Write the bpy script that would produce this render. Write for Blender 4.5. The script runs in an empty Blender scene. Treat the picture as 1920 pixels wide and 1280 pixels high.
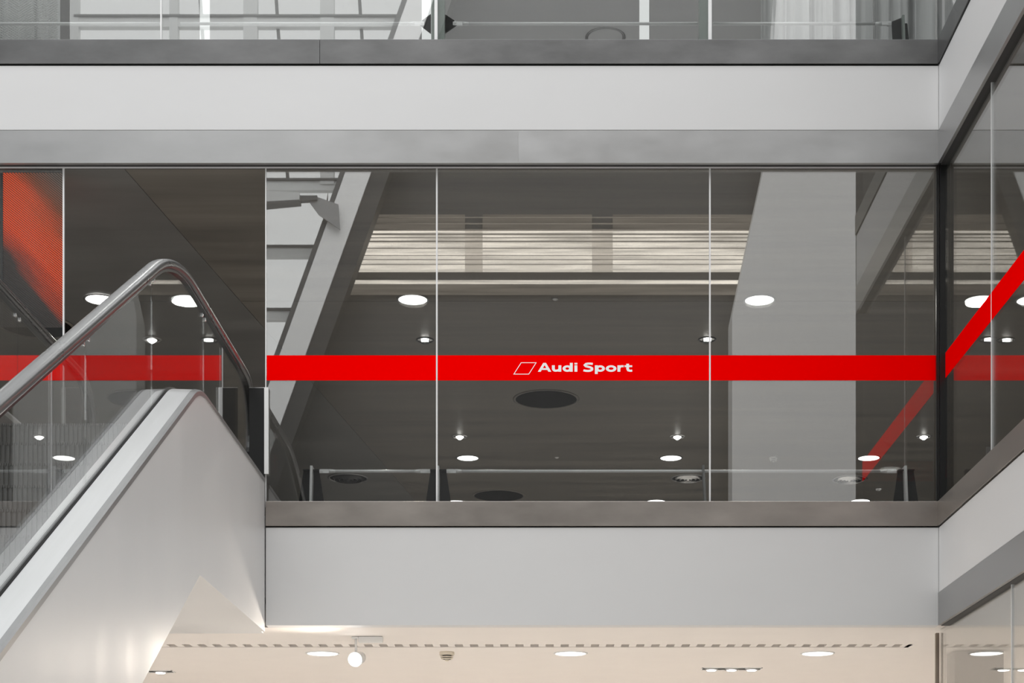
import bpy, bmesh, math, random
from mathutils import Vector
random.seed(7)
scene = bpy.context.scene
COL = scene.collection

# ------------------------------------------------------------------ camera, sky, big lights, exposure
F = 3090.0                       # focal length in pixels of the 1920x1280 frame
VX, VY = 1024.0, 1644.0          # where the level line of sight meets the picture (shifted lens)
CZ = 1.6                         # eye height
cam_data = bpy.data.cameras.new('camera')
cam = bpy.data.objects.new('camera', cam_data)
COL.objects.link(cam)
cam.location = (0, 0, CZ)
cam.rotation_euler = (math.radians(90), 0, 0)
cam_data.sensor_width = 36.0
cam_data.sensor_fit = 'HORIZONTAL'
cam_data.lens = 36.0 * F / 1920.0
cam_data.shift_x = (960.0 - VX) / 1920.0
cam_data.shift_y = (VY - 640.0) / 1920.0
cam_data.clip_end = 200
scene.camera = cam

world = bpy.data.worlds.new('overcast_sky')
scene.world = world
world.use_nodes = True
bg = world.node_tree.nodes['Background']
bg.inputs['Color'].default_value = (0.96, 0.98, 1.0, 1)
bg.inputs['Strength'].default_value = 0.9

def area_light(name, loc, size, power, color=(1, 1, 1), rot=(0, 0, 0), parent=None, spread=None):
    d = bpy.data.lights.new(name, 'AREA')
    d.shape = 'RECTANGLE' if size[0] != size[1] else 'DISK'
    d.size = size[0]
    if size[0] != size[1]: d.size_y = size[1]
    d.energy = power; d.color = color
    if spread: d.spread = spread
    o = bpy.data.objects.new(name, d); COL.objects.link(o)
    o.location = loc; o.rotation_euler = rot
    if parent:
        o.parent = parent; o.location = Vector(loc) - parent.location
    return o

# daylight ceiling of the atrium, high above the void
area_light('atrium_skylight', (-1.5, 1.0, 25.5), (22, 20), 4600, (1.0, 1.0, 1.0))

scene.view_settings.view_transform = 'Standard'
scene.view_settings.look = 'None'
scene.view_settings.gamma = 1.0
scene.view_settings.use_curve_mapping = False
scene.view_settings.exposure = 0.0
scene.cycles.use_denoising = True
scene.cycles.max_bounces = 10
scene.cycles.diffuse_bounces = 4
scene.cycles.glossy_bounces = 6
scene.cycles.transparent_max_bounces = 24
scene.cycles.caustics_reflective = False
scene.cycles.caustics_refractive = False
scene.cycles.sample_clamp_indirect = 6.0

# ------------------------------------------------------------------ materials
def new_mat(name):
    m = bpy.data.materials.new(name); m.use_nodes = True
    nt = m.node_tree
    return m, nt, nt.nodes['Principled BSDF']

def plain(name, col, rough=0.5, metal=0.0, spec=0.5, var=0.0, vscale=(3, 3, 3), coat=0.0, bump=0.0, detail=4, rvar=0.0):
    m, nt, p = new_mat(name)
    p.inputs['Base Color'].default_value = (*col, 1)
    p.inputs['Roughness'].default_value = rough
    p.inputs['Metallic'].default_value = metal
    p.inputs['Specular IOR Level'].default_value = spec
    p.inputs['Coat Weight'].default_value = coat
    if var or bump or rvar:
        tc = nt.nodes.new('ShaderNodeTexCoord')
        mp = nt.nodes.new('ShaderNodeMapping'); mp.inputs['Scale'].default_value = vscale
        n = nt.nodes.new('ShaderNodeTexNoise'); n.inputs['Scale'].default_value = 1.0
        n.inputs['Detail'].default_value = detail; n.inputs['Roughness'].default_value = 0.62
        nt.links.new(tc.outputs['Object'], mp.inputs['Vector'])
        nt.links.new(mp.outputs['Vector'], n.inputs['Vector'])
        if var:
            cr = nt.nodes.new('ShaderNodeValToRGB')
            cr.color_ramp.elements[0].position = 0.25; cr.color_ramp.elements[1].position = 0.75
            cr.color_ramp.elements[0].color = (*[c * (1 - var) for c in col], 1)
            cr.color_ramp.elements[1].color = (*[min(1, c * (1 + var)) for c in col], 1)
            nt.links.new(n.outputs['Fac'], cr.inputs['Fac'])
            nt.links.new(cr.outputs['Color'], p.inputs['Base Color'])
        if rvar:
            mr = nt.nodes.new('ShaderNodeMapRange')
            mr.inputs['From Min'].default_value = 0.3; mr.inputs['From Max'].default_value = 0.7
            mr.inputs['To Min'].default_value = rough - rvar; mr.inputs['To Max'].default_value = rough + rvar
            nt.links.new(n.outputs['Fac'], mr.inputs['Value'])
            nt.links.new(mr.outputs['Result'], p.inputs['Roughness'])
        if bump:
            b = nt.nodes.new('ShaderNodeBump'); b.inputs['Strength'].default_value = bump
            b.inputs['Distance'].default_value = 0.01
            nt.links.new(n.outputs['Fac'], b.inputs['Height'])
            nt.links.new(b.outputs['Normal'], p.inputs['Normal'])
    return m

def glow(name, col, strength):
    m = bpy.data.materials.new(name); m.use_nodes = True
    nt = m.node_tree; nt.nodes.clear()
    e = nt.nodes.new('ShaderNodeEmission'); o = nt.nodes.new('ShaderNodeOutputMaterial')
    e.inputs['Color'].default_value = (*col, 1); e.inputs['Strength'].default_value = strength
    nt.links.new(e.outputs['Emission'], o.inputs['Surface'])
    return m

def glass(name, f0, tint=(1, 1, 1), rough=0.0):
    """thin architectural pane: straight-through transmission, Schlick reflection on each face"""
    m = bpy.data.materials.new(name); m.use_nodes = True
    nt = m.node_tree; nt.nodes.clear()
    out = nt.nodes.new('ShaderNodeOutputMaterial')
    mix = nt.nodes.new('ShaderNodeMixShader')
    tr = nt.nodes.new('ShaderNodeBsdfTransparent'); tr.inputs['Color'].default_value = (*tint, 1)
    gl = nt.nodes.new('ShaderNodeBsdfGlossy'); gl.inputs['Roughness'].default_value = rough
    geo = nt.nodes.new('ShaderNodeNewGeometry')
    dot = nt.nodes.new('ShaderNodeVectorMath'); dot.operation = 'DOT_PRODUCT'
    nt.links.new(geo.outputs['Normal'], dot.inputs[0]); nt.links.new(geo.outputs['Incoming'], dot.inputs[1])
    ab = nt.nodes.new('ShaderNodeMath'); ab.operation = 'ABSOLUTE'
    nt.links.new(dot.outputs['Value'], ab.inputs[0])
    om = nt.nodes.new('ShaderNodeMath'); om.operation = 'SUBTRACT'; om.inputs[0].default_value = 1.0
    nt.links.new(ab.outputs[0], om.inputs[1])
    pw = nt.nodes.new('ShaderNodeMath'); pw.operation = 'POWER'; pw.inputs[1].default_value = 5.0
    nt.links.new(om.outputs[0], pw.inputs[0])
    ma = nt.nodes.new('ShaderNodeMath'); ma.operation = 'MULTIPLY_ADD'
    ma.inputs[1].default_value = 1.0 - f0; ma.inputs[2].default_value = f0
    nt.links.new(pw.outputs[0], ma.inputs[0])
    nt.links.new(ma.outputs[0], mix.inputs['Fac'])
    nt.links.new(tr.outputs[0], mix.inputs[1]); nt.links.new(gl.outputs[0], mix.inputs[2])
    nt.links.new(mix.outputs[0], out.inputs['Surface'])
    return m

M = {}
M['fascia'] = plain('white_painted_fascia', (0.67, 0.67, 0.67), 0.5, var=0.02, vscale=(0.5, 0.5, 1.2), spec=0.35)
M['metal'] = plain('satin_steel', (0.40, 0.40, 0.40), 0.36, 0.85, var=0.07, vscale=(1.6, 1.6, 4.0), rvar=0.05, detail=6)
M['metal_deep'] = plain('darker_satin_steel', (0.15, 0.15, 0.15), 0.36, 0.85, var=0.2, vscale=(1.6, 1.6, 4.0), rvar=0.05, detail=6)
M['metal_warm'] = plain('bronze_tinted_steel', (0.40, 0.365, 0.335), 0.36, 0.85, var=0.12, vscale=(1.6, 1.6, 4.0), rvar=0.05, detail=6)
M['dark_gap'] = plain('shadow_gap_black', (0.03, 0.03, 0.03), 0.6)
M['glass'] = glass('coated_glass', 0.20, (0.96, 0.97, 0.965))
M['glass_clear'] = glass('balustrade_glass', 0.14, (0.97, 0.98, 0.975))
M['seal'] = plain('pale_silicone_joint', (0.82, 0.82, 0.82), 0.4, var=0.03)
M['red'] = plain('red_vinyl_film', (1.0, 0.0, 0.0), 0.5, spec=0.0, var=0.01)
M['white_print'] = plain('white_vinyl_lettering', (0.95, 0.95, 0.95), 0.4, spec=0.2, var=0.01)
M['ceil_dark'] = plain('dark_bronze_ceiling_metal', (0.20, 0.182, 0.158), 0.40, 0.4, var=0.42, vscale=(0.22, 3.2, 1.0), rvar=0.08, detail=9)
M['ceil_dark2'] = plain('dark_bronze_ceiling_metal_turned', (0.20, 0.196, 0.188), 0.40, 0.4, var=0.3, vscale=(0.5, 2.0, 1.0), rvar=0.08, detail=9)
M['ceil_grey'] = plain('pale_grey_ceiling', (0.62, 0.62, 0.62), 0.5, var=0.03, vscale=(0.3, 4, 1))
M['ceil_warm'] = plain('cream_plaster_ceiling', (0.82, 0.775, 0.735), 0.6, var=0.015)
M['floor_dark'] = plain('grey_floor_tile', (0.42, 0.41, 0.40), 0.35, var=0.08)
M['floor_pale'] = plain('pale_stone_floor', (0.72, 0.69, 0.65), 0.3, var=0.05)
M['floor_grey'] = plain('light_grey_floor', (0.6, 0.6, 0.6), 0.4, var=0.05)
M['wall_dark'] = plain('charcoal_cladding', (0.035, 0.034, 0.033), 0.55, var=0.1)
M['wall_white'] = plain('white_render', (0.9, 0.9, 0.89), 0.6, var=0.015)
M['pier_paint'] = plain('pale_grey_render', (0.67, 0.665, 0.655), 0.6, var=0.03, vscale=(0.4, 0.4, 0.15))
M['wall_int'] = plain('grey_interior_wall', (0.22, 0.215, 0.205), 0.6, var=0.04)
M['black'] = plain('black_lacquer', (0.012, 0.012, 0.012), 0.3, var=0.05)
M['bracket'] = plain('dark_painted_steel', (0.014, 0.014, 0.014), 0.55, 0.0, var=0.08, spec=0.2)
M['chrome'] = plain('polished_steel', (0.80, 0.80, 0.80), 0.22, 0.95, var=0.03)
M['rod_steel'] = plain('bright_satin_rod', (0.95, 0.95, 0.95), 0.4, 0.15, var=0.03)
M['silver'] = plain('brushed_aluminium_deck', (0.78, 0.78, 0.78), 0.33, 0.75, var=0.04, vscale=(20, 1, 1), rvar=0.04)
M['cladding'] = plain('satin_cladding_panel', (0.70, 0.70, 0.698), 0.42, 0.25, var=0.03, vscale=(1, 1.5, 0.6), rvar=0.05)
M['rail'] = plain('glossy_black_handrail', (0.03, 0.03, 0.03), 0.3, 0.0, var=0.1, vscale=(6, 1.5, 1.5), rvar=0.04)
M['rail'].node_tree.nodes['Principled BSDF'].inputs['IOR'].default_value = 2.5
M['step'] = plain('grey_cast_step', (0.22, 0.22, 0.22), 0.45, 0.4, var=0.06)
M['green'] = plain('green_tinted_post', (0.42, 0.47, 0.44), 0.25, 0.2, var=0.12, vscale=(4, 4, 2))
M['white_paint'] = plain('white_painted_steel', (0.88, 0.88, 0.87), 0.35, var=0.02)
M['curtain'] = plain('white_voile_curtain', (0.80, 0.80, 0.80), 0.8, var=0.03, vscale=(3, 3, 0.4), spec=0.1)
M['vent_dark'] = plain('black_vent_mesh', (0.012, 0.011, 0.010), 0.9, spec=0.03, var=0.15, vscale=(60, 60, 60))
M['lamp_white'] = glow('lit_lamp_lens', (1.0, 0.985, 0.96), 7.0)
M['lamp_warm'] = glow('lit_warm_lamp_lens', (1.0, 0.96, 0.90), 8.0)
M['lamp_spot'] = glow('lit_spot_lens', (1.0, 0.98, 0.95), 14.0)
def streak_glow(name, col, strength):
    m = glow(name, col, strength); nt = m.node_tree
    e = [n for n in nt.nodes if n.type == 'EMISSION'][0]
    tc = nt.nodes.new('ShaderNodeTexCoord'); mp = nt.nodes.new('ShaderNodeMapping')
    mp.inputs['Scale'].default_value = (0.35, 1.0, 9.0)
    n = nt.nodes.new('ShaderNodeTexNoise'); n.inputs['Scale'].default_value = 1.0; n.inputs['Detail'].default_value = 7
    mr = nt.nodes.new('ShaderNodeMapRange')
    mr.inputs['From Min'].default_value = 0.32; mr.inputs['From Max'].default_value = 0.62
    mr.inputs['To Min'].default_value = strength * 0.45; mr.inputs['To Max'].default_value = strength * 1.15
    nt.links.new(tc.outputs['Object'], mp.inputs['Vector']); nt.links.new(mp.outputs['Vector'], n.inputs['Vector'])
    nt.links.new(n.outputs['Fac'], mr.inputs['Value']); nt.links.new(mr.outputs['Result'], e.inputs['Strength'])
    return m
M['column_glow'] = glow('glowing_white', (0.98, 1.0, 0.99), 1.05)
M['daylight_pane'] = glow('daylit_translucent_pane', (0.97, 0.985, 0.98), 1.75)
M['warm_glow'] = streak_glow('painted_warm_glow', (1.0, 0.92, 0.80), 2.6)  # lamplight on a ribbed soffit, put in as emission
M['warm_glow_shaded'] = streak_glow('painted_warm_glow_shaded', (1.0, 0.90, 0.77), 1.7)  # dimmer copy, painted for the soft shade between bright lengths
M['warm_glow_fade'] = streak_glow('painted_warm_glow_fade', (1.0, 0.88, 0.74), 0.36)  # faint copy, painted for the light fading out above and below
M['louvre_tan'] = plain('tan_louvre', (0.30, 0.26, 0.21), 0.5, var=0.05)
M['frame_grey'] = plain('grey_window_frame', (0.62, 0.63, 0.62), 0.5, var=0.03)
M['frame_dark'] = plain('dark_window_bar', (0.09, 0.09, 0.09), 0.5, var=0.05)
M['brown'] = plain('brown_frame', (0.25, 0.2, 0.16), 0.5, var=0.05)
M['cream'] = plain('cream_plastic', (0.75, 0.68, 0.56), 0.5, var=0.02)
M['vent_slot'] = plain('slot_shadow_tan', (0.45, 0.38, 0.31), 0.7, var=0.03)

# glowing red sheet of the mesh screen: diagonal soft patches of orange red and charcoal
RED_C = -1.05     # offset of the sheet's own corner in its object frame
def red_glow():
    m, nt, p = new_mat('red_diagonal_glow')
    tc = nt.nodes.new('ShaderNodeTexCoord')
    rt = nt.nodes.new('ShaderNodeMapping'); rt.inputs['Rotation'].default_value = (0, math.radians(-50), 0)
    mp = nt.nodes.new('ShaderNodeMapping'); mp.inputs['Scale'].default_value = (1.5, 1.0, 6.0)
    n = nt.nodes.new('ShaderNodeTexNoise'); n.inputs['Scale'].default_value = 1.0; n.inputs['Detail'].default_value = 4.0
    nt.links.new(tc.outputs['Object'], rt.inputs['Vector']); nt.links.new(rt.outputs['Vector'], mp.inputs['Vector'])
    nt.links.new(mp.outputs['Vector'], n.inputs['Vector'])
    # distance across the diagonal, in metres below the line through the sheet's upper left corner
    dt = nt.nodes.new('ShaderNodeVectorMath'); dt.operation = 'DOT_PRODUCT'; dt.inputs[1].default_value = (-1.2, 0, -1.0)
    nt.links.new(tc.outputs['Object'], dt.inputs[0])
    ad = nt.nodes.new('ShaderNodeMath'); ad.operation = 'MULTIPLY_ADD'; ad.inputs[1].default_value = 0.5
    nt.links.new(n.outputs['Fac'], ad.inputs[0]); nt.links.new(dt.outputs['Value'], ad.inputs[2])
    mr = nt.nodes.new('ShaderNodeMapRange')
    mr.inputs['From Min'].default_value = RED_C - 0.5 + 0.25; mr.inputs['From Max'].default_value = RED_C + 0.95 + 0.25
    nt.links.new(ad.outputs[0], mr.inputs['Value'])
    cr = nt.nodes.new('ShaderNodeValToRGB')
    e = cr.color_ramp.elements
    e[0].position = 0.0; e[0].color = (0.16, 0.13, 0.11, 1)
    e[1].position = 1.0; e[1].color = (0.035, 0.03, 0.028, 1)
    for ps, c in ((0.22, (0.30, 0.09, 0.04)), (0.38, (0.85, 0.10, 0.02)), (0.62, (1.0, 0.09, 0.015)), (0.75, (0.55, 0.06, 0.02)), (0.86, (0.06, 0.045, 0.04))):
        q = cr.color_ramp.elements.new(ps); q.color = (*c, 1)
    nt.links.new(mr.outputs['Result'], cr.inputs['Fac'])
    nt.links.new(cr.outputs['Color'], p.inputs['Base Color'])
    p.inputs['Roughness'].default_value = 0.6
    nt.links.new(cr.outputs['Color'], p.inputs['Emission Color']); p.inputs['Emission Strength'].default_value = 1.0  # emission added, so the sheet glows in its own colours
    return m
M['red_glow'] = red_glow()

# ------------------------------------------------------------------ mesh helpers
class MB:
    def __init__(s): s.v, s.f, s.sm = [], [], []
    def add(s, vs, fs, smooth=False):
        b = len(s.v); s.v += [tuple(p) for p in vs]
        s.f += [[b + i for i in f] for f in fs]; s.sm += [smooth] * len(fs)
        return s
    def box(s, x0, x1, y0, y1, z0, z1):
        vs = [(x, y, z) for z in (z0, z1) for y in (y0, y1) for x in (x0, x1)]
        return s.add(vs, [(0, 2, 3, 1), (4, 5, 7, 6), (0, 1, 5, 4), (2, 6, 7, 3), (0, 4, 6, 2), (1, 3, 7, 5)])
    def prism(s, pts, axis, a0, a1, smooth=False):
        """polygon extruded along an axis; pts are the two other coordinates in x,y,z order"""
        def mk(p, a):
            return {'x': (a, p[0], p[1]), 'y': (p[0], a, p[1]), 'z': (p[0], p[1], a)}[axis]
        n = len(pts)
        vs = [mk(p, a0) for p in pts] + [mk(p, a1) for p in pts]
        s.add(vs, [list(range(n)), list(range(2 * n - 1, n - 1, -1))])
        b = len(s.v) - 2 * n
        for i in range(n):
            j = (i + 1) % n
            s.f.append([b + i, b + j, b + n + j, b + n + i]); s.sm.append(smooth)
        return s
    def lathe(s, c, prof, seg=40, cap=True, smooth=True):
        """profile of (radius, z) turned about a vertical axis through c"""
        vs, fs = [], []
        n = len(prof)
        for k in range(seg):
            a = 2 * math.pi * k / seg
            for r, z in prof: vs.append((c[0] + r * math.cos(a), c[1] + r * math.sin(a), c[2] + z))
        for k in range(seg):
            j = (k + 1) % seg
            for i in range(n - 1): fs.append((k * n + i, j * n + i, j * n + i + 1, k * n + i + 1))
        s.add(vs, fs, smooth)
        if cap:
            b = len(s.v) - len(vs)
            for i in (0, n - 1):
                if prof[i][0] > 1e-6:
                    s.f.append([b + k * n + i for k in range(seg)]); s.sm.append(False)
        return s
    def sweep(s, x0, prof, path, smooth=True):
        """closed profile (dx, dn) swept along a path of (y, z)"""
        m = len(path); n = len(prof); vs = []
        for i, (y, z) in enumerate(path):
            a = path[max(i - 1, 0)]; b = path[min(i + 1, m - 1)]
            ty, tz = b[0] - a[0], b[1] - a[1]
            l = math.hypot(ty, tz) or 1; ty /= l; tz /= l
            for dx, dn in prof: vs.append((x0 + dx, y - tz * dn, z + ty * dn))
        fs = []
        for i in range(m - 1):
            for k in range(n):
                j = (k + 1) % n
                fs.append((i * n + k, i * n + j, (i + 1) * n + j, (i + 1) * n + k))
        s.add(vs, fs, smooth)
        b = len(s.v) - len(vs)
        s.f.append([b + k for k in range(n)]); s.sm.append(False)
        s.f.append([b + (m - 1) * n + k for k in range(n - 1, -1, -1)]); s.sm.append(False)
        return s
    def tube(s, p0, p1, r, seg=12, r1=None):
        p0, p1 = Vector(p0), Vector(p1); r1 = r if r1 is None else r1
        d = (p1 - p0).normalized(); u = d.orthogonal().normalized(); w = d.cross(u)
        vs = []
        for p, rr in ((p0, r), (p1, r1)):
            for k in range(seg):
                a = 2 * math.pi * k / seg
                vs.append(p + (u * math.cos(a) + w * math.sin(a)) * rr)
        fs = [(k, (k + 1) % seg, seg + (k + 1) % seg, seg + k) for k in range(seg)]
        s.add(vs, fs, True)
        b = len(s.v) - 2 * seg
        s.f.append([b + k for k in range(seg - 1, -1, -1)]); s.sm.append(False)
        s.f.append([b + seg + k for k in range(seg)]); s.sm.append(False)
        return s
    def mesh(s, name, mat, off=(0, 0, 0)):
        me = bpy.data.meshes.new(name)
        ox, oy, oz = off
        me.from_pydata([(x - ox, y - oy, z - oz) for x, y, z in s.v], [], s.f)
        me.polygons.foreach_set('use_smooth', s.sm)
        bm = bmesh.new(); bm.from_mesh(me)
        bmesh.ops.recalc_face_normals(bm, faces=bm.faces)
        bm.to_mesh(me); bm.free()
        me.materials.append(M[mat] if isinstance(mat, str) else mat)
        return me
    def build(s, name, mat, parent=None, origin=None, bevel=0.0):
        if origin is None:
            xs = [p[0] for p in s.v]; ys = [p[1] for p in s.v]; zs = [p[2] for p in s.v]
            origin = ((min(xs) + max(xs)) / 2, (min(ys) + max(ys)) / 2, min(zs))
        o = bpy.data.objects.new(name, s.mesh(name, mat, origin))
        COL.objects.link(o)
        if parent is not None:
            o.parent = parent
            wl = world_loc(parent)
            o.location = Vector(origin) - wl
        else:
            o.location = origin
        if bevel:
            b = o.modifiers.new('soft_edges', 'BEVEL'); b.width = bevel; b.segments = 2; b.limit_method = 'ANGLE'
        return o

def world_loc(o):
    l = Vector((0, 0, 0))
    while o is not None:
        l += o.location; o = o.parent
    return l

def tag(o, label=None, cat=None, group=None, kind=None):
    if label: o['label'] = label
    if cat: o['category'] = cat
    if group: o['group'] = group
    if kind: o['kind'] = kind
    return o

def empty(name, loc, label=None, cat=None, group=None, kind=None):
    o = bpy.data.objects.new(name, None); COL.objects.link(o)
    o.location = loc; o.empty_display_size = 0.1
    return tag(o, label, cat, group, kind)

def copy_tree(o, parent=None):
    c = o.copy(); COL.objects.link(c)
    if parent is not None: c.parent = parent
    for ch in list(o.children):
        copy_tree(ch, c)
    return c

def struct(name, mb, mat, label, parent=None, bevel=0.0):
    o = mb.build(name, mat, parent, bevel=bevel)
    if parent is None: tag(o, label, None, None, 'structure')
    return o

def wx(x, Y): return (x - VX) * Y / F
def wz(y, Y): return CZ + (VY - y) * Y / F

# ------------------------------------------------------------------ main measures (metres)
Y0 = 13.73                       # front fascia plane
YG = Y0 + 0.08                   # glass plane of the front
XR = 3.271                       # right fascia plane
XGR = XR + 0.06                  # glass plane of the right side
YE = 10.25                       # where the right side turns its corner
XL = -14.0
XFAR = 12.0
YB = 30.0
Z2, Z2b = wz(75, Y0), wz(120.5, Y0)       # upper sill strip
ZF2 = wz(245, Y0)                         # bottom of upper fascia
ZC1 = wz(306, Y0)                         # head of level one glass = its ceiling
Z1, Z1b = wz(940, Y0), wz(986, Y0)        # lower sill strip
ZC0 = wz(1172, Y0)                        # soffit of level one = ground ceiling
ZS0 = wz(1111, Y0)                        # top of ground head strip on the right side
ZC2 = ZC1 + (Z2 - Z1)                     # level two ceiling
XE = wx(498, Y0)                          # right jamb of the escalator opening
XEL = wx(119, Y0)                         # left jamb of it

# ------------------------------------------------------------------ structure: floors, slabs, ceilings
struct('floor', MB().box(XL - 6, XFAR + 4, -12, YB + 0.5, -0.3, 0.0), 'floor_pale', 'pale stone ground floor of the atrium')

# slabs (solid bodies behind the fascias)
struct('slab_1', MB().prism([(XL, Y0 + 0.12), (XR + 0.12, Y0 + 0.12), (XR + 0.12, YE + 0.12), (XFAR, YE + 0.12), (XFAR, YB), (XL, YB)], 'z', ZF2 - 0.15, Z2 - 0.09), 'fascia', 'floor slab of the upper gallery')
struct('slab_2', MB().prism([(XL, Y0 + 0.12), (XR + 0.12, Y0 + 0.12), (XR + 0.12, YE + 0.12), (XFAR, YE + 0.12), (XFAR, YB), (XL, YB)], 'z', ZC0 + 0.25, Z1 - 0.09), 'fascia', 'floor slab of the first floor gallery')
struct('floor_upper', MB().prism([(XL, Y0 + 0.12), (XR + 0.12, Y0 + 0.12), (XR + 0.12, YE + 0.12), (XFAR, YE + 0.12), (XFAR, YB), (XL, YB)], 'z', Z2 - 0.085, Z2 - 0.03), 'floor_grey', 'pale floor of the upper gallery')
struct('floor_first', MB().prism([(XL, Y0 + 0.12), (XR + 0.12, Y0 + 0.12), (XR + 0.12, YE + 0.12), (XFAR, YE + 0.12), (XFAR, YB), (XL, YB)], 'z', Z1 - 0.085, Z1 - 0.03), 'floor_dark', 'grey tiled floor of the first floor showroom')

# level one ceiling: big brushed panels with an oblique joint
ceil1 = empty('ceiling', (0, Y0 + 8, ZC1), 'dark bronze ceiling of the first floor showroom behind the glass', kind='structure')
g = 0.004
def obl(Y): return -3.54 + (Y - 13.86) * (1.465 / 12.10)
YJ = 17.02
zc0, zc1 = ZC1, ZC1 + 0.03
YCF = YG + 0.03
MB().prism([(XL, YCF), (obl(YCF) - g, YCF), (obl(YB) - g, YB), (XL, YB)], 'z', zc0 + 0.004, zc1).build('ceiling_panel', 'ceil_dark2', ceil1)
MB().prism([(obl(YCF) + g, YCF), (XR + 0.10, YCF), (XR + 0.10, YE + 0.13), (XFAR, YE + 0.13), (XFAR, YJ - g), (obl(YJ - g) + g, YJ - g)], 'z', zc0, zc1).build('ceiling_panel', 'ceil_dark', ceil1)
MB().prism([(obl(YJ + g) + g, YJ + g), (XFAR, YJ + g), (XFAR, YB), (obl(YB) + g, YB)], 'z', zc0, zc1).build('ceiling_panel', 'ceil_dark', ceil1)
struct('ceiling_upper', MB().prism([(XL, Y0 + 0.1), (XR + 0.1, Y0 + 0.1), (XR + 0.1, YE + 0.1), (XFAR, YE + 0.1), (XFAR, YB), (XL, YB)], 'z', ZC2, ZC2 + 0.4), 'ceil_grey', 'pale grey ceiling of the upper gallery')

# ground hall ceiling with its small step and slot
YS1 = Y0 * 472 / 453.0
YS2, YS3 = Y0 * 472 / 436.0, Y0 * 472 / 430.0
XS0 = wx(60, YS2)
XS1 = XS0 + 58 * 28.55 * YS2 / F - 0.02
cg = empty('ceiling_ground', (0, Y0 + 5, ZC0), 'cream plaster ceiling of the ground floor hall', kind='structure')
MB().box(XL, XR, Y0 + 0.121, YS1 - 0.006, ZC0, ZC0 + 0.2).build('soffit_board', 'ceil_warm', cg)
MB().box(XL, XR, YS1 + 0.006, YS2, ZC0 + 0.002, ZC0 + 0.2).build('soffit_board', 'ceil_warm', cg)
MB().box(XL, XS0, YS2, YS3, ZC0 + 0.002, ZC0 + 0.2).box(XS1, XR, YS2, YS3, ZC0 + 0.002, ZC0 + 0.2).build('soffit_board', 'ceil_warm', cg)
MB().box(XL, XFAR, YS3, YB, ZC0 + 0.002, ZC0 + 0.2).build('soffit_board', 'ceil_warm', cg)
MB().box(XR, XFAR, YE + 0.1, YS3, ZC0 + 0.002, ZC0 + 0.2).build('soffit_board', 'ceil_warm', cg)
MB().box(XL, XR, YS1 - 0.006, YS1 + 0.006, ZC0 + 0.012, ZC0 + 0.2).build('joint_gap', 'vent_slot', cg)

# far and side walls of the building
struct('wall_back', MB().box(XL, XFAR, YB, YB + 0.3, 0, ZC2 + 0.4), 'wall_int', 'grey back wall of the showroom floors')
struct('wall_left', MB().box(XL - 0.3, XL, Y0, YB, 0, ZC2 + 0.4), 'wall_int', 'grey left end wall of the showroom floors')
struct('wall_right', MB().box(XFAR, XFAR + 0.3, YE, YB, 0, ZC2 + 0.4), 'wall_int', 'grey right end wall of the showroom floors')

# fascias
def front_band(name, z0, z1, mat, label, parts, y=Y0, depth=0.12, bev=0.002, gap=0.001):
    """a horizontal band of the front built of separate lengths"""
    e = empty(name, ((parts[0][0] + parts[-1][1]) / 2, y, z0), label, kind='structure')
    for a, b in parts:
        MB().box(a + gap, b - gap, y, y + depth, z0, z1).build('panel', mat, e, bevel=bev)
    return e
def side_band(name, z0, z1, mat, label, parts, x=XR, depth=0.12):
    e = empty(name, (x, (parts[0][0] + parts[-1][1]) / 2, z0), label, kind='structure')
    for a, b in parts:
        MB().box(x, x + depth, a + 0.001, b - 0.001, z0, z1).build('panel', mat, e, bevel=0.002)
    return e
xj = wx(600, Y0)
xj2 = wx(972, Y0)
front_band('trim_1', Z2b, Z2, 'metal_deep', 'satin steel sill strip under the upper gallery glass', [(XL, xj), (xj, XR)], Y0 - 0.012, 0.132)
front_band('wall_front', ZF2 + 0.006, Z2b - 0.012, 'fascia', 'white fascia band between the upper gallery and the showroom glass', [(XL, XR)], Y0)
front_band('trim_2', ZC1, ZF2, 'metal', 'satin steel head strip above the showroom glass', [(XL, xj2), (xj2, XR)], Y0 - 0.006, 0.12, 0.0, 0.0003)
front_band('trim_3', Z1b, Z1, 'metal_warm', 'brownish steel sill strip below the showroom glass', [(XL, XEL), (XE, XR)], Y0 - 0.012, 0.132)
front_band('wall_front_lower', ZC0, Z1b - 0.012, 'fascia', 'white fascia band below the showroom glass', [(XL, XEL), (XE, XR)], Y0)
struct('trim_4', MB().box(XL, XR, Y0 + 0.02, Y0 + 0.12, Z2b - 0.013, Z2b - 0.001).box(XE, XR, Y0 + 0.02, Y0 + 0.12, Z1b - 0.013, Z1b - 0.001), 'dark_gap', 'dark shadow gaps under the steel sill strips')
# dark glazing channel above the showroom glass, with its pale lip
struct('trim_5', MB().box(XL, XR + 0.1, Y0 + 0.03, YG + 0.03, ZC1 - 0.001, ZC1 + 0.03), 'dark_gap', 'dark glazing channel at the head of the showroom glass')
struct('trim_6', MB().box(XL, XR, YG - 0.014, YG - 0.008, ZC1 - 0.012, ZC1 - 0.001), 'seal', 'thin pale lip along the head of the showroom glass')
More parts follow.
